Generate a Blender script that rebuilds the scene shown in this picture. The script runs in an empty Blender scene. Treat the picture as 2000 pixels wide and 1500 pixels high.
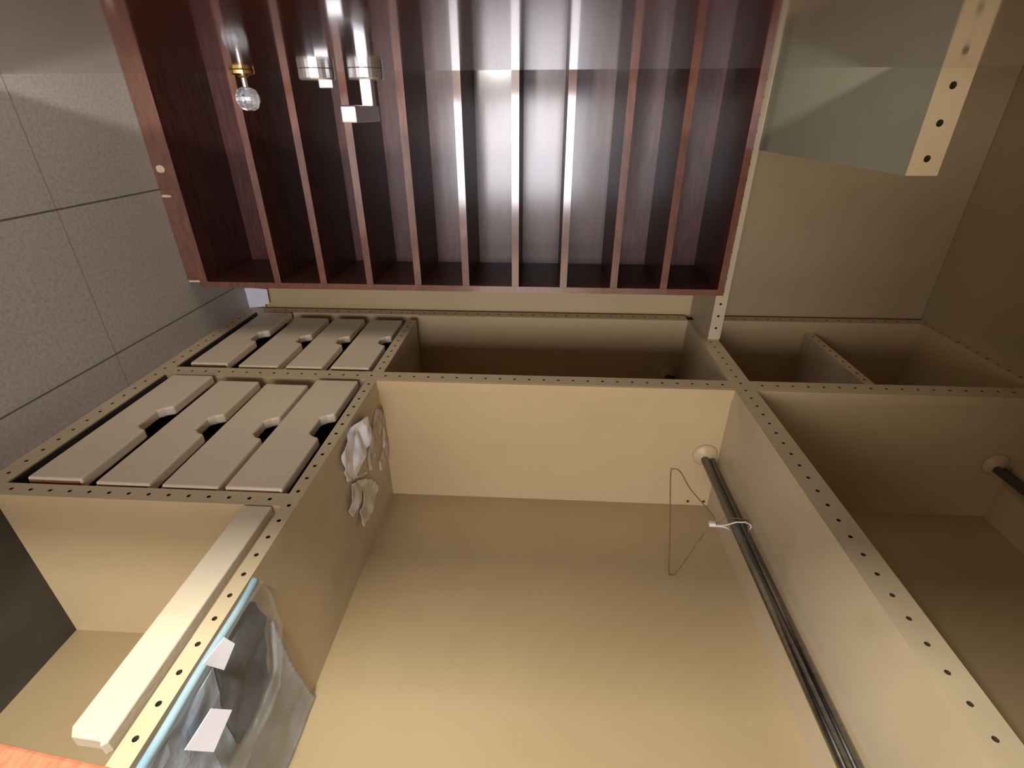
import bpy, bmesh, math, random
from mathutils import Vector, Matrix, noise

random.seed(7)
SC = bpy.context.scene
COL = SC.collection
R = math.radians

# ---------------------------------------------------------------- frame of reference
# The photo was taken with the camera rolled a quarter turn: what is right in
# the picture is up in the room.  The closet is measured in closet axes
#   X = height relative to the lens, Y = along the closet front, Z = out of the wardrobe
# and carried to the room (z up, floor at z = 0) by V().
FLOOR = -0.855
def V(X, Y, Z):
    return Vector((-Z, Y, X - FLOOR))

# ---------------------------------------------------------------- camera
LENS_PX, PITCH, YAW, ROLL, CAM_Z = 985.94, R(28.256), R(-3.577), R(-0.177), 0.5
F = Vector((math.sin(YAW)*math.cos(PITCH), math.cos(YAW)*math.cos(PITCH), -math.sin(PITCH)))
Rt = Vector((math.cos(YAW), -math.sin(YAW), 0.0))
U = Rt.cross(F)
Rt, U = math.cos(ROLL)*Rt + math.sin(ROLL)*U, -math.sin(ROLL)*Rt + math.cos(ROLL)*U
def D(v): return Vector((-v.z, v.y, v.x))
cam = bpy.data.cameras.new('camera'); camo = bpy.data.objects.new('camera', cam); COL.objects.link(camo)
cam.sensor_width = 36.0; cam.lens = LENS_PX/2000.0*36.0; cam.clip_start = 0.005; cam.clip_end = 60
m = Matrix.Identity(4)
for i, a in enumerate((D(Rt), D(U), -D(F), V(0, 0, CAM_Z))):
    for j in range(3): m[j][i] = a[j]
camo.matrix_world = m
SC.camera = camo

# ---------------------------------------------------------------- view, world, lights
SC.view_settings.view_transform = 'Standard'
SC.view_settings.look = 'None'
SC.view_settings.gamma = 1.0
SC.view_settings.use_curve_mapping = False
SC.view_settings.exposure = -0.42
W = bpy.data.worlds.new('room_ambient'); SC.world = W; W.use_nodes = True
W.node_tree.nodes['Background'].inputs[0].default_value = (1.0, 0.95, 0.88, 1)
W.node_tree.nodes['Background'].inputs[1].default_value = 0.03

def area(name, pos, target, sx, sy, power, color):
    l = bpy.data.lights.new(name, 'AREA'); l.shape = 'RECTANGLE'; l.size = sx; l.size_y = sy
    l.energy = power; l.color = color
    o = bpy.data.objects.new(name, l); COL.objects.link(o)
    o.location = pos; d = (target - pos).normalized()
    # local x of the lamp is kept along the room's vertical
    up = Vector((0, 0, 1)); x = (up - d*up.dot(d)).normalized(); z = -d; y = z.cross(x)
    mm = Matrix.Identity(4)
    for i, a in enumerate((x, y, z, pos)):
        for j in range(3): mm[j][i] = a[j]
    o.matrix_world = mm
    return o
area('doorway_daylight', V(-0.18, -1.25, 0.29), V(-0.18, 0.8, 0.29), 0.86, 0.66, 35.0, (0.97, 0.95, 1.0))
area('room_light_stand_in', V(-0.22, 0.01, 0.74), V(-0.25, 0.3, 0.0), 0.06, 0.06, 17.0, (1.0, 0.97, 0.88))  # added light without a fixture, stands in for the room's light
area('closet_fill', V(-0.42, 0.92, 1.15), V(-0.30, 0.90, 0.0), 0.60, 0.70, 4.4, (1.0, 0.93, 0.84))  # added fill for the drawer fronts, no lamp hangs here

# ---------------------------------------------------------------- materials
def nt(name):
    mt = bpy.data.materials.new(name); mt.use_nodes = True
    return mt, mt.node_tree.nodes, mt.node_tree.links, mt.node_tree.nodes['Principled BSDF']
def mat(name, c1, c2=None, scale=8.0, stretch=(1, 1, 1), rough=0.5, bump=0.0, bscale=None, coat=0.0,
        metal=0.0, trans=0.0, ior=None, alpha=1.0, spots=None, coat_rough=0.08):
    mt, n, l, b = nt(name)
    c2 = c2 or c1
    tc = n.new('ShaderNodeTexCoord'); mp = n.new('ShaderNodeMapping'); mp.inputs['Scale'].default_value = stretch
    geo = n.new('ShaderNodeNewGeometry')
    l.new(geo.outputs['Position'], mp.inputs['Vector'])
    ns = n.new('ShaderNodeTexNoise'); ns.inputs['Scale'].default_value = scale; ns.inputs['Detail'].default_value = 6
    l.new(mp.outputs[0], ns.inputs['Vector'])
    cr = n.new('ShaderNodeValToRGB'); cr.color_ramp.elements[0].position = 0.35; cr.color_ramp.elements[1].position = 0.68
    cr.color_ramp.elements[0].color = (*c1, 1); cr.color_ramp.elements[1].color = (*c2, 1)
    l.new(ns.outputs['Fac'], cr.inputs[0])
    out = cr.outputs[0]
    if spots:
        col, sc, lo, hi, amt = spots
        s2 = n.new('ShaderNodeTexNoise'); s2.inputs['Scale'].default_value = sc; s2.inputs['Detail'].default_value = 3
        l.new(geo.outputs['Position'], s2.inputs['Vector'])
        r2 = n.new('ShaderNodeValToRGB'); r2.color_ramp.elements[0].position = lo; r2.color_ramp.elements[1].position = hi
        r2.color_ramp.elements[0].color = (0, 0, 0, 1); r2.color_ramp.elements[1].color = (amt, amt, amt, 1)
        l.new(s2.outputs['Fac'], r2.inputs[0])
        mx = n.new('ShaderNodeMixRGB'); mx.inputs[2].default_value = (*col, 1)
        l.new(r2.outputs[0], mx.inputs[0]); l.new(out, mx.inputs[1]); out = mx.outputs[0]
    l.new(out, b.inputs['Base Color'])
    b.inputs['Roughness'].default_value = rough; b.inputs['Metallic'].default_value = metal
    b.inputs['Coat Weight'].default_value = coat; b.inputs['Coat Roughness'].default_value = coat_rough
    b.inputs['Transmission Weight'].default_value = trans; b.inputs['Alpha'].default_value = alpha
    if ior: b.inputs['IOR'].default_value = ior
    if bump:
        nb = n.new('ShaderNodeTexNoise'); nb.inputs['Scale'].default_value = bscale or scale*4; nb.inputs['Detail'].default_value = 4
        l.new(mp.outputs[0], nb.inputs['Vector'])
        bp = n.new('ShaderNodeBump'); bp.inputs['Strength'].default_value = bump; bp.inputs['Distance'].default_value = 0.004
        l.new(nb.outputs['Fac'], bp.inputs['Height']); l.new(bp.outputs[0], b.inputs['Normal'])
    return mt

PAINT = mat('cream_paint', (0.55, 0.41, 0.22), (0.59, 0.445, 0.25), 3.0, rough=0.42, bump=0.05, bscale=160,
            spots=((0.40, 0.30, 0.17), 7.0, 0.62, 0.80, 0.35))
WALLP = mat('cream_wall_paint', (0.55, 0.41, 0.20), (0.59, 0.45, 0.235), 3.0, rough=0.55, bump=0.10, bscale=120)
TAN = mat('shade_darkened_tan', (0.42, 0.32, 0.175), (0.47, 0.36, 0.205), 4.0, rough=0.55, bump=0.10, bscale=120)  # tan darkened to imitate low light on ceiling and upper panel
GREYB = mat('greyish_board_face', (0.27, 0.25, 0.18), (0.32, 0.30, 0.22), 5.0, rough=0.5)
EDGEP = mat('greige_board_edge', (0.59, 0.475, 0.30), (0.65, 0.53, 0.345), 6.0, rough=0.45)
SHELFP = mat('greige_shelf_board', (0.46, 0.375, 0.245), (0.53, 0.435, 0.295), 5.0, rough=0.42, bump=0.04, bscale=150,
            spots=((0.33, 0.27, 0.16), 9.0, 0.60, 0.78, 0.5))
BACKP = mat('ochre_back_panel', (0.42, 0.31, 0.165), (0.46, 0.345, 0.19), 3.0, rough=0.38, bump=0.04, bscale=140)
HOLE = mat('raw_chipboard', (0.05, 0.035, 0.02), (0.08, 0.055, 0.03), 200, rough=0.9)
RAW = mat('raw_wood_edge', (0.25, 0.10, 0.05), (0.34, 0.15, 0.08), 60, rough=0.7)
DRAWER = mat('drawer_paint', (0.73, 0.625, 0.455), (0.79, 0.68, 0.505), 4.0, rough=0.45, bump=0.10, bscale=150)
DARKIN = mat('drawer_inside_board', (0.10, 0.075, 0.05), (0.14, 0.10, 0.07), 10, rough=0.8)
MAHOG = mat('varnished_mahogany', (0.036, 0.011, 0.0075), (0.075, 0.022, 0.014), 9.0, stretch=(2, 14, 14), rough=0.6,
            coat=0.22, coat_rough=0.2)
MAHOGP = mat('polished_mahogany_panel', (0.065, 0.020, 0.018), (0.12, 0.036, 0.030), 9.0, stretch=(2, 14, 14), rough=0.4,
            coat=1.0, coat_rough=0.17, bump=0.10, bscale=3)
MAHOGE = mat('mahogany_edge', (0.13, 0.046, 0.027), (0.20, 0.072, 0.040), 30.0, stretch=(1, 4, 4), rough=0.32, coat=1.0, coat_rough=0.11)
for q_ in (MAHOGE,): q_.node_tree.nodes['Principled BSDF'].inputs['Coat IOR'].default_value = 1.8
MAHOGP.node_tree.nodes['Principled BSDF'].inputs['Coat IOR'].default_value = 1.6
MAHOG.node_tree.nodes['Principled BSDF'].inputs['Specular IOR Level'].default_value = 0.2
MAHOGD = mat('mahogany_door_gloss', (0.055, 0.014, 0.009), (0.09, 0.024, 0.014), 5.0, stretch=(8, 8, 1), rough=0.16, coat=0.9, coat_rough=0.075)
MAHOGL = mat('light_mahogany', (0.45, 0.15, 0.075), (0.58, 0.22, 0.12), 18.0, stretch=(3, 3, 12), rough=0.4)
BASE_SHADE = mat('painted_base_shade', (0.035, 0.029, 0.024), (0.055, 0.047, 0.040), 12, rough=0.55)  # near-black colour standing in for shade on the bottom board
CHIP = mat('bare_wood_chip', (0.62, 0.47, 0.32), (0.72, 0.58, 0.42), 80, rough=0.7)
CHROME = mat('chrome', (0.93, 0.94, 0.97), None, rough=0.38, metal=1.0)
STEEL = mat('dull_steel_tube', (0.20, 0.205, 0.21), (0.28, 0.28, 0.28), 25, stretch=(1, 6, 1), rough=0.24, metal=1.0)
BRASS = mat('brass', (0.85, 0.62, 0.25), None, rough=0.2, metal=1.0)
CRYSTAL = mat('crystal', (0.92, 0.94, 1.0), None, rough=0.03, trans=0.85, ior=1.5)
WIRE = mat('rusty_wire', (0.20, 0.12, 0.06), (0.30, 0.19, 0.10), 60, rough=0.5, metal=0.5)
NYLON = mat('white_nylon', (0.80, 0.76, 0.72), None, rough=0.35)
PAPER = mat('white_paper', (0.86, 0.86, 0.93), (0.90, 0.90, 0.97), 20, rough=0.7)
LINEN = mat('beige_cloth', (0.46, 0.38, 0.29), (0.60, 0.51, 0.40), 60, rough=0.9, bump=0.3, bscale=300)
CLOTH = mat('grey_white_cloth', (0.60, 0.55, 0.48), (0.70, 0.65, 0.58), 40, rough=0.9)
LABEL = mat('white_label', (0.76, 0.76, 0.83), None, rough=0.5)
PLAS = mat('clear_plastic_sleeve', (0.55, 0.64, 0.70), (0.66, 0.72, 0.76), 14, rough=0.16, alpha=0.09)
PLAS2 = mat('grey_plastic_flap', (0.36, 0.38, 0.38), (0.52, 0.54, 0.57), 16, rough=0.22, alpha=0.5)
SEAM = mat('blue_plastic_seam', (0.32, 0.50, 0.60), (0.45, 0.62, 0.70), 20, rough=0.2, alpha=0.85)
FABRIC = mat('dark_folded_fabric', (0.015, 0.015, 0.017), (0.07, 0.075, 0.08), 22, stretch=(1, 1.0, 1), rough=0.8, bump=0.4, bscale=40)

FABRICB = mat('pale_blue_fabric', (0.20, 0.25, 0.32), (0.44, 0.50, 0.58), 12, rough=0.8, bump=0.4, bscale=40)
def tile_material():
    mt, n, l, b = nt('grey_vinyl_tile')
    geo = n.new('ShaderNodeNewGeometry'); sp = n.new('ShaderNodeSeparateXYZ'); l.new(geo.outputs['Position'], sp.inputs[0])
    def math_(op, a, bb=None):
        q = n.new('ShaderNodeMath'); q.operation = op
        for i, s in enumerate((a, bb)):
            if s is None: continue
            if isinstance(s, (int, float)): q.inputs[i].default_value = s
            else: l.new(s, q.inputs[i])
        return q.outputs[0]
    def joint(coord, origin, pitch, half):
        u = math_('ADD', coord, 50*pitch - origin)
        f = math_('MODULO', u, pitch)
        d = math_('MINIMUM', f, math_('SUBTRACT', pitch, f))
        return math_('LESS_THAN', d, half)
    j1 = joint(sp.outputs[0], -0.073, 0.279, 0.0016)
    j2 = joint(sp.outputs[1], 0.875, 0.558, 0.0011)
    j = math_('MAXIMUM', j1, math_('MULTIPLY', j2, 0.55))
    ns = n.new('ShaderNodeTexNoise'); ns.inputs['Scale'].default_value = 160; ns.inputs['Detail'].default_value = 5
    l.new(geo.outputs['Position'], ns.inputs['Vector'])
    cr = n.new('ShaderNodeValToRGB'); cr.color_ramp.elements[0].position = 0.3; cr.color_ramp.elements[1].position = 0.7
    cr.color_ramp.elements[0].color = (0.36, 0.325, 0.295, 1); cr.color_ramp.elements[1].color = (0.47, 0.425, 0.39, 1)
    l.new(ns.outputs['Fac'], cr.inputs[0])
    mx = n.new('ShaderNodeMixRGB'); mx.inputs[2].default_value = (0.12, 0.10, 0.08, 1)
    l.new(j, mx.inputs[0]); l.new(cr.outputs[0], mx.inputs[1]); l.new(mx.outputs[0], b.inputs['Base Color'])
    b.inputs['Roughness'].default_value = 0.5
    return mt
TILE = tile_material()

# ---------------------------------------------------------------- builders
def tag(o, label, cat=None, group=None):
    o['label'] = label
    if cat: o['category'] = cat
    if group: o['group'] = group
    return o
def thing(name, base, label, cat, group=None):
    o = bpy.data.objects.new(name, None); COL.objects.link(o)
    o.location = base; o.empty_display_size = 0.05
    return tag(o, label, cat, group)
def base_of(o):
    p = Vector((0, 0, 0))
    while o is not None:
        p += o.location; o = o.parent
    return p
def obj(name, bm, mats, parent=None, smooth=False, bevel=0.0, structure=False, doubles=True):
    """link a bmesh (room coordinates) as one mesh object"""
    if doubles: bmesh.ops.remove_doubles(bm, verts=bm.verts, dist=1e-6)
    bmesh.ops.recalc_face_normals(bm, faces=bm.faces)
    lo = Vector((min(v.co[i] for v in bm.verts) for i in range(3)))
    hi = Vector((max(v.co[i] for v in bm.verts) for i in range(3)))
    origin = Vector(((lo.x+hi.x)/2, (lo.y+hi.y)/2, lo.z))
    bmesh.ops.translate(bm, verts=bm.verts, vec=-origin)
    me = bpy.data.meshes.new(name); bm.to_mesh(me); bm.free()
    for q in (mats if isinstance(mats, (list, tuple)) else [mats]): me.materials.append(q)
    o = bpy.data.objects.new(name, me); COL.objects.link(o)
    if parent is None: o.location = origin
    else:
        o.parent = parent; o.location = origin - base_of(parent)
    if smooth:
        for p in me.polygons: p.use_smooth = True
    if bevel:
        b = o.modifiers.new('edge', 'BEVEL'); b.width = bevel; b.segments = 2; b.limit_method = 'ANGLE'; b.angle_limit = R(50)
    if structure: o['kind'] = 'structure'
    return o
def quad(bm, pts, mi=0):
    f = bm.faces.new([bm.verts.new(p) for p in pts]); f.material_index = mi; return f
def box(bm, x0, x1, y0, y1, z0, z1, skip='', mi=0):
    c = {(i, j, k): V((x0, x1)[i], (y0, y1)[j], (z0, z1)[k]) for i in (0, 1) for j in (0, 1) for k in (0, 1)}
    fs = {'-X': [(0,0,0),(0,0,1),(0,1,1),(0,1,0)], '+X': [(1,0,0),(1,1,0),(1,1,1),(1,0,1)],
          '-Y': [(0,0,0),(1,0,0),(1,0,1),(0,0,1)], '+Y': [(0,1,0),(0,1,1),(1,1,1),(1,1,0)],
          '-Z': [(0,0,0),(0,1,0),(1,1,0),(1,0,0)], '+Z': [(0,0,1),(1,0,1),(1,1,1),(0,1,1)]}
    for k, q in fs.items():
        if k not in skip: quad(bm, [c[i] for i in q], mi)
    return bm
PITCHH, HR = 0.031, 0.0031
def hole_strip(bm, O, a, b, n, length, width, phase=0.4, depth=0.010, r=HR, mi_hole=1, mi=0, pitch=PITCHH):
    """face from O along a (length) and b (width) drilled with a row of pin holes; all vectors in closet axes"""
    O, a, b, n = (Vector(q) for q in (O, a, b, n))
    nc = max(1, int(length/pitch)); rem = length - nc*pitch
    P = lambda s, t, d=0.0: V(*(O + a*s + b*t - n*d))
    s0 = rem*phase
    if s0 > 1e-5: quad(bm, [P(0, 0), P(s0, 0), P(s0, width), P(0, width)], mi)
    if rem - s0 > 1e-5: quad(bm, [P(length-(rem-s0), 0), P(length, 0), P(length, width), P(length-(rem-s0), width)], mi)
    for i in range(nc):
        q = s0 + i*pitch; h = pitch/2; w = width/2
        c = (q + h, w)
        outer = [(q, 0), (q+h, 0), (q+2*h, 0), (q+2*h, w), (q+2*h, width), (q+h, width), (q, width), (q, w)]
        inner = []
        for k in range(8):
            an = math.atan2(outer[k][1]-c[1], outer[k][0]-c[0]) if k % 2 == 0 else [None, -math.pi/2, None, 0, None, math.pi/2, None, math.pi][k]
            an = [R(-135), R(-90), R(-45), 0, R(45), R(90), R(135), R(180)][k]
            inner.append((c[0]+r*math.cos(an), c[1]+r*math.sin(an)))
        for k in range(8):
            k2 = (k+1) % 8
            quad(bm, [P(*outer[k]), P(*outer[k2]), P(*inner[k2]), P(*inner[k])], mi)
            quad(bm, [P(*inner[k]), P(*inner[k2]), P(*inner[k2], depth), P(*inner[k], depth)], mi_hole)
        quad(bm, [P(*inner[k], depth) for k in range(8)], mi_hole)
def board(x0, x1, y0, y1, z0, z1, along, phase=0.4, bm=None):
    """painted board whose front edge (z1) carries a row of holes along 'X' or 'Y'"""
    bm = bm or bmesh.new()
    box(bm, x0, x1, y0, y1, z0, z1, skip='+Z')
    if along == 'X': hole_strip(bm, (x0, y0, z1), (1, 0, 0), (0, 1, 0), (0, 0, 1), x1-x0, y1-y0, phase, mi=2)
    else: hole_strip(bm, (x0, y0, z1), (0, 1, 0), (1, 0, 0), (0, 0, 1), y1-y0, x1-x0, phase, mi=2)
    return bm
def prism(pts, axis, a0, a1, bm=None, mi=0):
    """closed outline (two closet axes) extruded along the third"""
    bm = bm or bmesh.new()
    def P(p, a):
        return {'X': V(a, p[0], p[1]), 'Y': V(p[0], a, p[1]), 'Z': V(p[0], p[1], a)}[axis]
    lo = [bm.verts.new(P(p, a0)) for p in pts]; hi = [bm.verts.new(P(p, a1)) for p in pts]
    fs = [bm.faces.new(lo), bm.faces.new(hi[::-1])]
    for i in range(len(pts)):
        j = (i+1) % len(pts); fs.append(bm.faces.new([lo[i], lo[j], hi[j], hi[i]]))
    for f in fs: f.material_index = mi
    return bm
def tube(path, r, seg=10, bm=None, closed=False):
    """round bar through closet-axis points"""
    bm = bm or bmesh.new(); pts = [V(*p) for p in path]; rings = []
    n = len(pts)
    for i, p in enumerate(pts):
        if closed: t = (pts[(i+1) % n] - pts[i-1]).normalized()
        else: t = (pts[min(i+1, n-1)] - pts[max(i-1, 0)]).normalized()
        ref = Vector((0.13, 0.27, 0.95)) if abs(t.z) < 0.9 else Vector((1, 0.1, 0))
        u = t.cross(ref).normalized(); w = t.cross(u)
        rr = r(i) if callable(r) else r
        rings.append([bm.verts.new(p + (u*math.cos(2*math.pi*k/seg) + w*math.sin(2*math.pi*k/seg))*rr) for k in range(seg)])
    for i in range(n if closed else n-1):
        A, B = rings[i], rings[(i+1) % n]
        for k in range(seg):
            bm.faces.new([A[k], A[(k+1) % seg], B[(k+1) % seg], B[k]])
    if not closed:
        bm.faces.new(rings[0]); bm.faces.new(rings[-1][::-1])
    return bm
def lathe(c, axis, prof, seg=24, bm=None, flat=False):
    """profile (radius, distance along axis) turned about an axis; c and axis in closet axes"""
    bm = bm or bmesh.new(); c = Vector(c); ax = Vector(axis).normalized()
    ref = Vector((1, 0, 0)) if abs(ax.x) < 0.9 else Vector((0, 1, 0))
    u = ax.cross(ref).normalized(); w = ax.cross(u); rings = []
    for r, h in prof:
        rings.append([bm.verts.new(V(*(c + ax*h + (u*math.cos(2*math.pi*k/seg) + w*math.sin(2*math.pi*k/seg))*max(r, 1e-5)))) for k in range(seg)])
    for A, B in zip(rings, rings[1:]):
        for k in range(seg): bm.faces.new([A[k], A[(k+1) % seg], B[(k+1) % seg], B[k]])
    bm.faces.new(rings[0]); bm.faces.new(rings[-1][::-1])
    return bm
def spline(pts, n=8, closed=False):
    out = []; m_ = len(pts); v = [Vector(p) for p in pts]
    for i in range(m_ if closed else m_-1):
        g = lambda k: v[k % m_] if closed else v[min(max(k, 0), m_-1)]
        p0, p1, p2, p3 = g(i-1), g(i), g(i+1), g(i+2)
        for s in range(n):
            t = s/n
            out.append(0.5*((2*p1) + (p2-p0)*t + (2*p0-5*p1+4*p2-p3)*t*t + (3*p1-p0-3*p2+p3)*t**3))
    if not closed: out.append(v[-1])
    return [tuple(q) for q in out]
def inside(p, poly):
    c = False; j = len(poly)-1
    for i in range(len(poly)):
        a, b = poly[i], poly[j]
        if (a[1] > p[1]) != (b[1] > p[1]) and p[0] < (b[0]-a[0])*(p[1]-a[1])/(b[1]-a[1]) + a[0]: c = not c
        j = i
    return c
def limp_sheet(poly, x0, height, thick=0.0015, step=0.006, seed=0, freq=28.0, fold=None, thin=False):
    """crumpled flat thing lying on the shelf at height x0: outline in (Y, Z), wrinkled upward (+X)"""
    bm = bmesh.new()
    loop = [bm.verts.new((p[0], p[1], 0)) for p in poly]
    f = bm.faces.new(loop)
    bmesh.ops.triangulate(bm, faces=[f])
    for _ in range(8):
        es = [e for e in bm.edges if e.calc_length() > step]
        if not es: break
        bmesh.ops.subdivide_edges(bm, edges=es, cuts=1)
        bmesh.ops.triangulate(bm, faces=[q for q in bm.faces if len(q.verts) > 3])
    bmesh.ops.beautify_fill(bm, faces=bm.faces, edges=bm.edges)
    def hgt(y, z):
        k = noise.noise(Vector((y*freq, z*freq, seed*3.7)))
        k2 = noise.noise(Vector((y*freq*2.3, z*freq*2.3, seed*1.3+9)))
        if thin:
            k3 = noise.noise(Vector((y*freq*0.45, z*freq*0.45, seed*5.1)))
            return max(0.0008, height*(min(1.0, 2.0*abs(k)) * 0.7 + 0.12*k2 + 0.5*k3) + (fold(y, z) if fold else 0.0))
        h = height*(0.45 + 0.55*abs(1-2*abs(k)) * 0.8 + 0.25*k2)
        if fold: h += fold(y, z)
        return max(0.0006, h)
    bmesh.ops.recalc_face_normals(bm, faces=bm.faces)
    hs = {v: hgt(v.co.x, v.co.y) for v in bm.verts}
    top = {}; bot = {}
    out = bmesh.new()
    for v in bm.verts:
        y, z = v.co.x, v.co.y
        top[v] = out.verts.new(V(x0 + hs[v] + thick, y, z)); bot[v] = out.verts.new(V(x0 + (hs[v] - 0.0003 if thin else max(0.0003, hs[v]*0.6 - 0.002)), y, z))
    for q in bm.faces:
        out.faces.new([top[v] for v in q.verts]); out.faces.new([bot[v] for v in reversed(q.verts)])
    for e in bm.edges:
        if len(e.link_faces) == 1:
            a, b = e.verts; out.faces.new([top[a], top[b], bot[b], bot[a]])
    bm.free()
    return out

# ================================================================ THE SETTING
XC = 1.036                    # ceiling height in closet axes
YW = 1.372                    # far wall
DEPTH = -0.311                # wardrobe back panel
b = bmesh.new(); box(b, FLOOR-0.04, FLOOR, -2.6, YW, DEPTH-0.03, 2.2); obj('floor', b, TILE, structure=True)
b = bmesh.new(); box(b, XC, XC+0.04, -0.6, YW, DEPTH-0.03, 2.2); obj('ceiling', b, TAN, structure=True)  # low light up here is put into the tan colour
b = bmesh.new(); box(b, FLOOR-0.04, XC+0.04, YW, YW+0.06, DEPTH-0.03, 2.2); obj('wall_far', b, WALLP, structure=True)
b = bmesh.new(); box(b, FLOOR-0.04, XC+0.04, -2.6, YW+0.06, DEPTH-0.09, DEPTH-0.03); obj('wall_right', b, WALLP, structure=True)
b = bmesh.new(); box(b, FLOOR-0.04, XC+0.04, -2.6, YW+0.06, 2.2, 2.26); obj('wall_left', b, WALLP, structure=True)

b = bmesh.new(); box(b, 0.29, XC, -0.34, -0.07, 0.004, 0.46); obj('light_blocker_1', b, WALLP, structure=True)   # added unseen block behind the camera, shades the upper bays
# ---------------------------------------------------------------- glossy door, standing along the closet
DZ, DY1, DY0 = 0.5432, 0.680, 0.118
door = bpy.data.objects.new('door_1', None); COL.objects.link(door); door.location = V(FLOOR, DY1-0.4, DZ+0.02)
door['kind'] = 'structure'
b = bmesh.new(); box(b, FLOOR+0.006, XC-0.006, DY0, DY1, DZ, DZ+0.036)
obj('door_leaf', b, MAHOGD, door)
# lever lock: round rose, square neck, lever running back along the door
HY = 0.642
lev = obj('lever_handle', lathe((-0.201, HY, DZ+0.0005), (0, 0, -1), [(0.0185, 0), (0.0190, 0.001), (0.0190, 0.0095), (0.0180, 0.011)], 28), CHROME, door)
lev['label'] = 'chrome lever handle on the glossy door'
b = bmesh.new(); box(b, -0.2075, -0.1945, HY-0.0065, HY+0.0065, DZ-0.046, DZ-0.010)
obj('neck', b, CHROME, lev, bevel=0.001)
b = bmesh.new(); box(b, -0.2085, -0.1925, HY-0.074, HY+0.009, DZ-0.052, DZ-0.036)
obj('lever', b, CHROME, lev, bevel=0.0016)
tt = obj('thumb_turn', lathe((-0.256, HY, DZ+0.0005), (0, 0, -1), [(0.0190, 0), (0.0195, 0.001), (0.0195, 0.0095), (0.0185, 0.011)], 28), CHROME, door)
tt['label'] = 'chrome thumb turn on the glossy door'
b = bmesh.new(); box(b, -0.2545, -0.2385, HY-0.004, HY+0.004, DZ-0.0185, DZ-0.010)
obj('turn_piece', b, CHROME, tt, bevel=0.001)
kb = obj('crystal_knob', lathe((-0.343, HY+0.004, DZ+0.0005), (0, 0, -1), [(0.0125, 0), (0.013, 0.0012), (0.0125, 0.0045), (0.006, 0.0065), (0.0035, 0.0085)], 24), BRASS, door, smooth=False)
kb['label'] = 'small crystal knob on a brass base'
obj('stem', lathe((-0.343, HY+0.004, DZ-0.006), (0, 0, -1), [(0.0028, 0), (0.0028, 0.014)], 12), CHROME, kb)
obj('glass_ball', lathe((-0.343, HY+0.004, DZ-0.0165), (0, 0, -1), [(0.004, 0), (0.0105, 0.003), (0.0135, 0.010), (0.0135, 0.014), (0.0105, 0.021), (0.006, 0.0235)], 8), CRYSTAL, kb)

# ================================================================ BUILT-IN WARDROBE
wd = thing('built_in_wardrobe', V(FLOOR, 0.53, DEPTH/2),
           'cream painted open wardrobe with drawers, hanging bays and pin-holed front edges', 'wardrobe')
XA0, XA1, XB0, XB1, XT0 = -0.369, -0.347, 0.398, 0.441, 1.013
Y1N, Y1F, Y2N, Y2F, Y3N, Y3F = 0.538, 0.565, 0.932, 0.969, 1.324, 1.357
YN = -0.30                    # wardrobe runs on behind the camera
XF1 = -0.817                  # top of the bottom board
PM = [PAINT, HOLE, EDGEP]; SM = [SHELFP, HOLE, EDGEP]
obj('bottom_board', board(FLOOR+0.0005, XF1, YN, Y3F, DEPTH, 0.0, 'Y', 0.3), PM, wd)
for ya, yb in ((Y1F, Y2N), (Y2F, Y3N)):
    b = bmesh.new(); box(b, XF1, XF1+0.003, ya, yb, DEPTH, -0.002); q = obj('base_shade_sheet', b, BASE_SHADE, wd); q['label'] = 'dark sheet imitating shade on the bottom board'
b = bmesh.new(); box(b, XF1, XF1+0.003, YN, Y1N, DEPTH, -0.002); q = obj('base_shade_sheet', b, BASE_SHADE, wd); q['label'] = 'dark sheet imitating shade on the bottom board'
obj('divider', board(XF1, XA0, Y1N, Y1F, DEPTH, 0.0, 'X', 0.45), PM, wd)
obj('divider', board(XF1, XB0, Y2N, Y2F, DEPTH, 0.0, 'X', 0.6), PM, wd)
obj('divider', board(XB1, XT0, Y2N, Y2F, DEPTH, 0.0, 'X', 0.3), PM, wd)
obj('divider', board(XF1, XB0, Y3N, Y3F, DEPTH, 0.0, 'X', 0.3), PM, wd)
obj('divider', board(XB1, XT0, Y3N, Y3F, DEPTH, 0.0, 'X', 0.5), PM, wd)
obj('shelf', board(XA0, XA1, YN, Y2N, DEPTH, 0.0, 'Y', 0.8), SM, wd)
obj('shelf', board(XA0, XA1+0.004, Y2F, 1.285, DEPTH, -0.001, 'Y', 0.5), SM, wd)
obj('shelf', board(XB0, XB1, YN, Y3N+0.0, DEPTH, 0.0, 'Y', 0.2), SM, wd)
obj('top_board', board(XT0, XC-0.0005, YN, Y3F, DEPTH, 0.0, 'Y', 0.2), PM, wd)
b = bmesh.new(); box(b, XF1, XT0, YN, Y3F, DEPTH-0.016, DEPTH); obj('back_panel', b, BACKP, wd)
b = board(0.716, 0.738, Y2F, Y3N, DEPTH, -0.030, 'Y', 0.2); obj('inner_shelf', b, SM, wd)
# narrow lip boards under the front edge of the dividers
for x0, x1, y in ((XA1, XB0, Y2N), (XB1, XT0, Y2N), (XA1, XB0, Y3N)):
    b = bmesh.new(); box(b, x0, x1, y-0.004, y, -0.022, -0.0006); obj('edge_band', b, PAINT, wd)
# return shelf round the inner corner: over the bookcase, front edge drilled too
b = bmesh.new(); box(b, XB0+0.018, XB1+0.004, 1.192, YW-0.001, 0.0, 1.30, skip='-Y')
hole_strip(b, (XB0+0.018, 1.192, 0.0), (0, 0, 1), (1, 0, 0), (0, -1, 0), 1.30, XB1-XB0-0.014, 0.5, mi=2)
obj('return_shelf', b, SM, wd)
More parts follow.
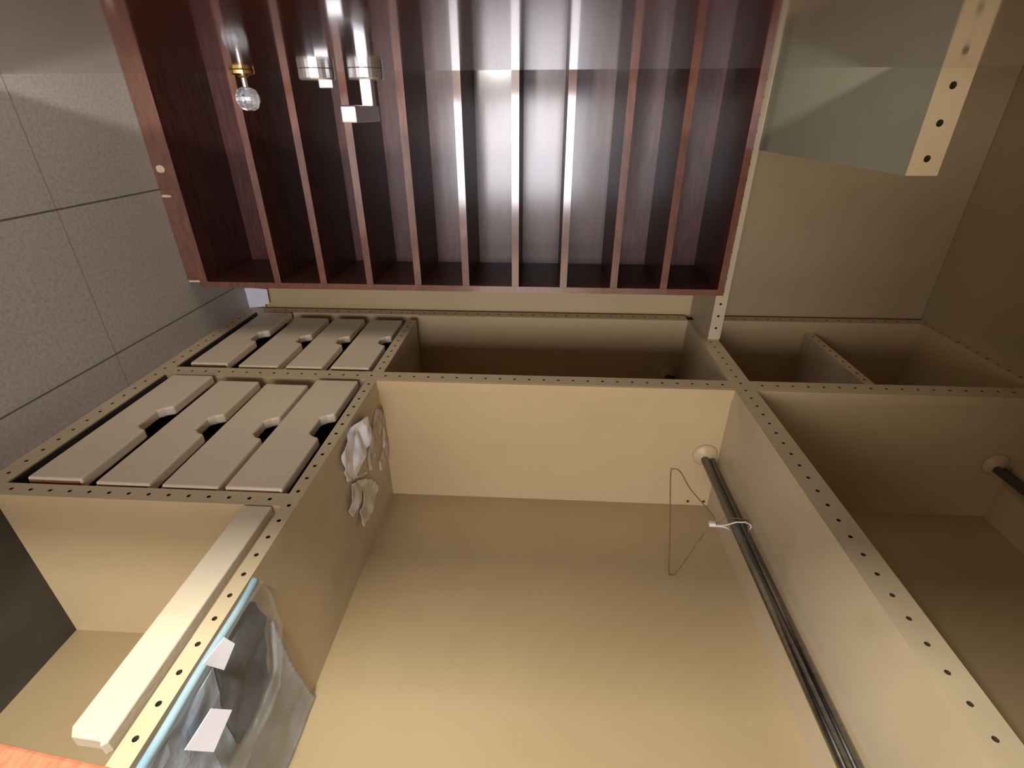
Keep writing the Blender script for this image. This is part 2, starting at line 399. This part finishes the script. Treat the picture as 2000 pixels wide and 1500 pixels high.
# front rail across the open lower compartment
rail = prism([(-0.424, 0.236), (-0.418, 0.228), (-0.388, 0.226), (-0.386, 0.2215), (-0.381, 0.226), (-0.381, 0.536), (-0.424, 0.536)], 'Z', -0.016, 0.001)
obj('front_rail', rail, DRAWER, wd, bevel=0.002)

def drawer(x0, x1, y0, y1, yn0, yn1, dn, ztop=0.003, tilt=0.0):
    """a drawer front with a finger notch in its upper edge, and its box behind"""
    s = 0.006
    pts = [(x0, y0), (x1, y0), (x1, yn0), (x1-dn*0.55, yn0+0.004), (x1-dn, yn0+0.014), (x1-dn, yn1-0.016), (x1-dn*0.6, yn1-0.006), (x1, yn1), (x1, y1), (x0, y1)]
    o = obj('drawer', prism(pts, 'Z', ztop-0.018, ztop), [DRAWER], wd, bevel=0.003)
    b = bmesh.new()
    zb = -0.285; a0, a1 = y0+0.010, y1-0.010
    box(b, x0+0.010, x1-0.022, a0, a0+0.010, zb, ztop-0.019)
    box(b, x0+0.010, x1-0.022, a1-0.010, a1, zb, ztop-0.019)
    box(b, x0+0.010, x0+0.015, a0+0.010, a1-0.010, zb, ztop-0.019)
    box(b, x0+0.015, x1-0.022, a0+0.010, a1-0.010, zb, zb+0.010)
    obj('drawer_box', b, DARKIN, o)
    e = bmesh.new(); box(e, x0+0.004, x1-0.004, y0-0.0006, y0, ztop-0.0165, ztop-0.004)
    r_ = obj('raw_end', e, RAW, o); r_['label'] = 'bare brown end grain'
    return o
near = [(-0.788, -0.699, 0.572, 0.920), (-0.677, -0.590, 0.570, 0.905), (-0.572, -0.482, 0.570, 0.898), (-0.470, -0.381, 0.568, 0.916)]
nn = [(0.712, 0.790), (0.708, 0.772), (0.702, 0.770), (0.706, 0.782)]
for i, ((x0, x1, y0, y1), (a, c)) in enumerate(zip(near, nn)):
    drawer(x0, x1, y0, y1, a, c, 0.022, ztop=(0.006, 0.003, 0.002, 0.005)[i])
far = [(-0.791, -0.705, 0.982, 1.312), (-0.679, -0.588, 0.980, 1.283), (-0.570, -0.486, 0.980, 1.282), (-0.468, -0.380, 0.982, 1.278)]
fnn = [(1.112, 1.178), (1.110, 1.165), (1.108, 1.160), (1.110, 1.165)]
for i, ((x0, x1, y0, y1), (a, c)) in enumerate(zip(far, fnn)):
    drawer(x0, x1, y0, y1, a, c, 0.022, ztop=(0.004, 0.001, 0.001, 0.001)[i])
for ya, yb in ((Y1F, Y2N), (Y2F, Y3N)):
    for x in (-0.688, -0.581, -0.476):
        obj('drawer_rail', board(x-0.007, x+0.007, ya, yb, -0.10, -0.017, 'Y', 0.4), PM, wd)

# hanging rails: doubled tube between flanges
def hang_rail(x, z, y0, y1, f0, f1):
    b = tube([(x, y0, z), (x, y1, z)], 0.0085, 18)
    tube([(x+0.0145, y0, z-0.004), (x+0.0145, y1, z-0.004)], 0.0085, 18, bm=b)
    o = obj('hanging_rail', b, STEEL, wd, smooth=True)
    for y, on, s in ((y1, f1, -1), (y0, f0, 1)):
        if on:
            obj('rail_flange', lathe((x+0.002, y, z+0.006), (0, s, 0), [(0.027, 0), (0.027, 0.002), (0.022, 0.005), (0.016, 0.007), (0.0125, 0.010)], 28), PAINT, o, smooth=True)
    return o
hang_rail(0.366, -0.172, YN, Y2N-0.0005, False, True)
hang_rail(0.366, -0.172, Y2F+0.0005, Y3N-0.0005, True, True)
hang_rail(0.976, -0.172, YN, Y2N-0.0005, False, True)
# back panel of the upper compartments, tan made darker to stand for weak light
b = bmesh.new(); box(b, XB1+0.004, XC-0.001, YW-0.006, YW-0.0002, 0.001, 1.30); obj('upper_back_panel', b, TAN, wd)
# two screw plugs in the back corner of the hanging bay
for x, z in ((0.352, -0.300), (0.388, -0.299)):
    obj('screw_cap', lathe((x, Y2N+0.0005, z), (0, -1, 0), [(0.0035, 0), (0.0035, 0.0012), (0.002, 0.002)], 12), HOLE, wd)

# ================================================================ SHELF ON THE OPPOSITE SIDE
b = bmesh.new(); box(b, 0.444, 0.482, 0.700, YW-0.001, 0.430, 1.20, skip='-Y')
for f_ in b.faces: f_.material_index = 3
hole_strip(b, (0.444, 0.700, 0.430), (0, 0, 1), (1, 0, 0), (0, -1, 0), 0.77, 0.038, 0.0, r=0.0042, pitch=0.0385)
# ================================================================ (linked below the bookcase it rests over)
ws = obj('wall_shelf', b, [PAINT, HOLE, PAINT, GREYB])
tag(ws, 'cream board above the mahogany bookcase with three pin holes in its bright end', 'shelf')

# ================================================================ MAHOGANY BOOKCASE
YF, YB = 1.1385, 1.358
ZB0, ZB1 = 0.130, 0.98
bc = thing('bookcase', V(FLOOR, (YF+YB)/2, (ZB0+ZB1)/2),
           'dark red varnished mahogany bookcase with many closely spaced shelves on the grey floor', 'bookcase')
XL0, XL1, XR0, XR1 = -0.823, -0.804, 0.398, 0.413
EDGE = [MAHOG, MAHOGE]
def wood_board(name, x0, x1, y0, y1, z0, z1, parent=bc):
    b = bmesh.new(); box(b, x0, x1, y0, y1, z0, z1, skip='-Y'); box(b, x0, x1, y0, y1, z0, z1, skip='+Y+X-X+Z-Z', mi=1)
    return obj(name, b, EDGE, parent)
wood_board('side_panel', XL0, XR1, YF, YB-0.008, ZB0, ZB0+0.014)
wood_board('side_panel', XL0, XR1, YF, YB-0.008, ZB1-0.014, ZB1)
wood_board('bottom_shelf', XL0, XL1, YF, YB-0.008, ZB0+0.014, ZB1-0.014)
wood_board('top_panel', XR0, XR1, YF, YB-0.008, ZB0+0.014, ZB1-0.014)
for s in (-0.630, -0.518, -0.406, -0.291, -0.178, -0.063, 0.048, 0.163, 0.276):
    wood_board('shelf', s-0.0078, s+0.0078, YF+0.001, YB-0.008, ZB0+0.014, ZB1-0.014)
b = bmesh.new(); box(b, FLOOR+0.002, XR1, YB-0.008, YB, ZB0, ZB1); obj('back_panel', b, MAHOGP, bc)
pl = bmesh.new(); box(pl, FLOOR+0.001, XL0, YF+0.004, YF+0.022, ZB0+0.016, ZB1-0.002); pl = obj('plinth', pl, MAHOGE, bc)
for (cx, cz, rx, rz) in ((-0.838, 0.394, 0.010, 0.008), (-0.843, 0.338, 0.012, 0.003)):
    pts = [(cx + rx*math.cos(t*0.785)*(1+0.2*math.sin(3*t)), cz + rz*math.sin(t*0.785)) for t in range(8)]
    q = obj('chipped_patch', prism(pts, 'Y', YF+0.0028, YF+0.0045), CHIP, pl); q['label'] = 'pale bare patch where the varnish is chipped'
b = bmesh.new(); box(b, FLOOR+0.001, XL0-0.004, YF+0.006, YF+0.020, ZB0+0.0105, ZB0+0.0155)
q = obj('end_chip', b, CHIP, pl); q['label'] = 'pale bare end of the plinth'

# ================================================================ LOOSE THINGS
# white card standing on the floor in the far corner
b = prism([(FLOOR+0.0005, -0.001), (FLOOR+0.0005, 0.060), (FLOOR+0.066, 0.056), (FLOOR+0.064, 0.012), (FLOOR+0.050, 0.010), (FLOOR+0.050, 0.003)], 'Y', 1.3585, 1.3600)
o = obj('paper_card', b, PAPER); tag(o, 'small white card standing on the floor against the yellow wall beside the far drawers', 'card')

# mahogany plank leaning by the lower compartment, close to the camera
def plank():
    b = bmesh.new()
    d = Vector((0.101, -0.011, 0)).normalized(); n = Vector((d.y, -d.x, 0))   # along the plank, and across it (towards the camera)
    o0 = Vector((-0.422, 0.194, 0)); L0, L1 = -0.4228, 0.125
    c = []
    for s in (L0, L1):
        for w in (0, 0.11):
            for z in (0.0085, 0.060):
                p = o0 + d*s + n*w; c.append(b.verts.new(V(p.x, p.y, z)))
    for f in ((0, 1, 3, 2), (4, 6, 7, 5), (0, 4, 5, 1), (2, 3, 7, 6), (0, 2, 6, 4), (1, 5, 7, 3)): b.faces.new([c[i] for i in f])
    return b
o = obj('wooden_plank', plank(), MAHOGL, bevel=0.003)
tag(o, 'orange-brown wooden plank leaning across the bottom corner compartment of the wardrobe', 'plank')

# wire clothes hanger hung from the near rail, with its white cable tie
HYY = 0.722
hg = thing('wire_hanger', V(0.236, HYY, -0.177), 'thin bent wire clothes hanger hanging under the metal rail', 'hanger')
neck = (0.327, HYY, -0.168)
tri = [neck, (0.322, HYY, -0.150), (0.274, HYY, -0.093), (0.250, HYY, -0.055), (0.237, HYY, -0.049), (0.234, HYY, -0.062),
       (0.250, HYY, -0.180), (0.265, HYY, -0.300), (0.272, HYY, -0.309), (0.281, HYY, -0.302), (0.312, HYY, -0.205), (0.324, HYY, -0.182)]
obj('frame', tube(spline(tri, 6, closed=True), 0.0011, 6, closed=True), WIRE, hg, smooth=True)
hook = [(0.323, HYY, -0.168), (0.336, HYY+0.001, -0.170), (0.350, HYY+0.003, -0.158), (0.366, HYY+0.004, -0.1595), (0.3785, HYY+0.004, -0.1615), (0.3905, HYY+0.004, -0.166), (0.391, HYY+0.004, -0.182)]
obj('hook', tube(spline(hook, 6), 0.0011, 6), WIRE, hg, smooth=True)
ct = thing('cable_tie', V(0.322, HYY-0.004, -0.166), 'white cable tie looped round the metal rail above the wire hanger', 'cable tie')
lp = []
for k in range(28):
    t = 2*math.pi*k/28
    c_ = math.cos(t); w_ = 0.0014 + 0.0108*max(0.0, min(1.0, (c_+0.35)/0.6)); lp.append((0.3585 + 0.036*c_, HYY-0.004, -0.1725 + w_*math.sin(t)*(1 if c_ < 0.6 else 1.25)))
obj('strap', tube(lp, 0.0013, 6, closed=True), NYLON, ct, smooth=True)
b = bmesh.new(); box(b, 0.318, 0.329, HYY-0.008, HYY, -0.172, -0.164); obj('tie_head', b, NYLON, ct, bevel=0.0008)

# crumpled things lying on the lower shelf
SA = XA1 + 0.0003
poly = spline([(0.815, -0.018, 0), (0.842, -0.050, 0), (0.836, -0.078, 0), (0.795, -0.092, 0), (0.766, -0.108, 0), (0.735, -0.108, 0), (0.729, -0.099, 0), (0.712, -0.094, 0), (0.700, -0.085, 0), (0.704, -0.072, 0), (0.694, -0.045, 0), (0.698, -0.027, 0), (0.730, -0.020, 0), (0.757, -0.010, 0)], 3, closed=True)
o = obj('paper_tissue', limp_sheet([p[:2] for p in poly], SA, 0.015, seed=2, freq=26, thin=True, thick=0.0006, step=0.005), PAPER)
tag(o, 'white crumpled paper tissue on the lower shelf nearest its drilled edge', 'tissue')
poly = [(0.900, -0.054), (0.918, -0.066), (0.929, -0.084), (0.929, -0.130), (0.928, -0.172), (0.915, -0.190), (0.868, -0.192), (0.868, -0.168), (0.905, -0.158), (0.915, -0.130), (0.918, -0.108), (0.895, -0.104), (0.860, -0.126), (0.838, -0.150), (0.812, -0.148), (0.814, -0.118), (0.845, -0.088), (0.880, -0.062)]
o = obj('cloth_strip', limp_sheet(poly, SA, 0.005, seed=5, freq=40, thick=0.003, step=0.005), LINEN)
tag(o, 'beige folded cloth strip in a V shape at the back corner of the lower shelf', 'cloth')
poly = [(0.808, -0.168), (0.832, -0.196), (0.843, -0.216), (0.822, -0.226), (0.790, -0.220), (0.776, -0.228), (0.752, -0.226), (0.719, -0.212), (0.715, -0.196), (0.752, -0.176), (0.764, -0.160), (0.752, -0.152), (0.722, -0.158), (0.686, -0.156), (0.686, -0.144), (0.700, -0.120), (0.720, -0.108), (0.748, -0.122), (0.775, -0.140)]
o = obj('cloth_scrap', limp_sheet(poly, SA, 0.012, seed=8, freq=24, thin=True, thick=0.0010, step=0.005), CLOTH)
tag(o, 'greyish white torn cloth scrap with two tails lying below the white tissue', 'cloth')
wr = spline([(0.742, -0.110, 0.002), (0.752, -0.113, 0.010), (0.764, -0.116, 0.014), (0.772, -0.122, 0.006)], 6)
b = tube([(SA + p[2], p[0], p[1]) for p in wr], 0.0016, 8)
o = obj('metal_pin', b, CHROME, smooth=True)
tag(o, 'small shiny bent metal pin on the shelf between the tissue and the torn scrap', 'pin')

# plastic sleeve of folded fabric at the front of the lower shelf
bg = thing('plastic_sleeve', V(SA, 0.31, -0.12), 'clear bluish plastic sleeve of dark folded fabric on the lower shelf', 'plastic bag')
poly = [(0.396, -0.024), (0.402, -0.060), (0.372, -0.142), (0.300, -0.148), (0.302, -0.060), (0.312, -0.018)]
q = obj('folded_fabric', limp_sheet(poly, SA, 0.012, seed=11, freq=18, step=0.008), FABRIC, bg); q['label'] = 'dark folded fabric inside the sleeve'
poly = [(0.308, -0.014), (0.298, -0.060), (0.296, -0.140), (0.200, -0.148), (0.100, -0.148), (0.100, -0.012), (0.200, -0.010)]
q = obj('folded_fabric', limp_sheet(poly, SA, 0.012, seed=21, freq=18, step=0.008), FABRICB, bg); q['label'] = 'pale blue folded fabric inside the sleeve'
poly = [(0.408, 0.000), (0.413, -0.020), (0.415, -0.090), (0.380, -0.165), (0.08, -0.165), (0.08, 0.000)]
obj('sleeve', limp_sheet(poly, SA+0.013, 0.006, seed=12, freq=16, thick=0.0008, step=0.010), PLAS, bg, smooth=True)
poly = [(0.412, -0.080), (0.424, -0.200), (0.444, -0.306), (0.385, -0.309), (0.10, -0.309), (0.10, -0.155), (0.330, -0.155), (0.392, -0.150)]
obj('flap', limp_sheet(poly, SA, 0.010, seed=14, freq=12, thick=0.001, step=0.012), PLAS2, bg, smooth=True)
b = tube(spline([(SA+0.006, 0.410, -0.001), (SA+0.009, 0.37, 0.000), (SA+0.009, 0.30, 0.001), (SA+0.010, 0.22, 0.000), (SA+0.010, 0.10, 0.001)], 8), 0.0042, 10)
obj('seam', b, SEAM, bg, smooth=True)
for poly, sd in (([(0.315, 0.026), (0.321, 0.007), (0.304, -0.012), (0.291, 0.018)], 3), ([(0.268, -0.016), (0.282, -0.043), (0.255, -0.070), (0.238, -0.032)], 4)):
    q = obj('paper_label', limp_sheet(poly, SA+0.015, 0.001, seed=sd, freq=10, thick=0.0005, step=0.02, thin=True, fold=lambda y, z: max(0.0, 0.42*(y-poly[-1][0]+0.01))), LABEL, bg)
    q['label'] = 'blank white paper label'
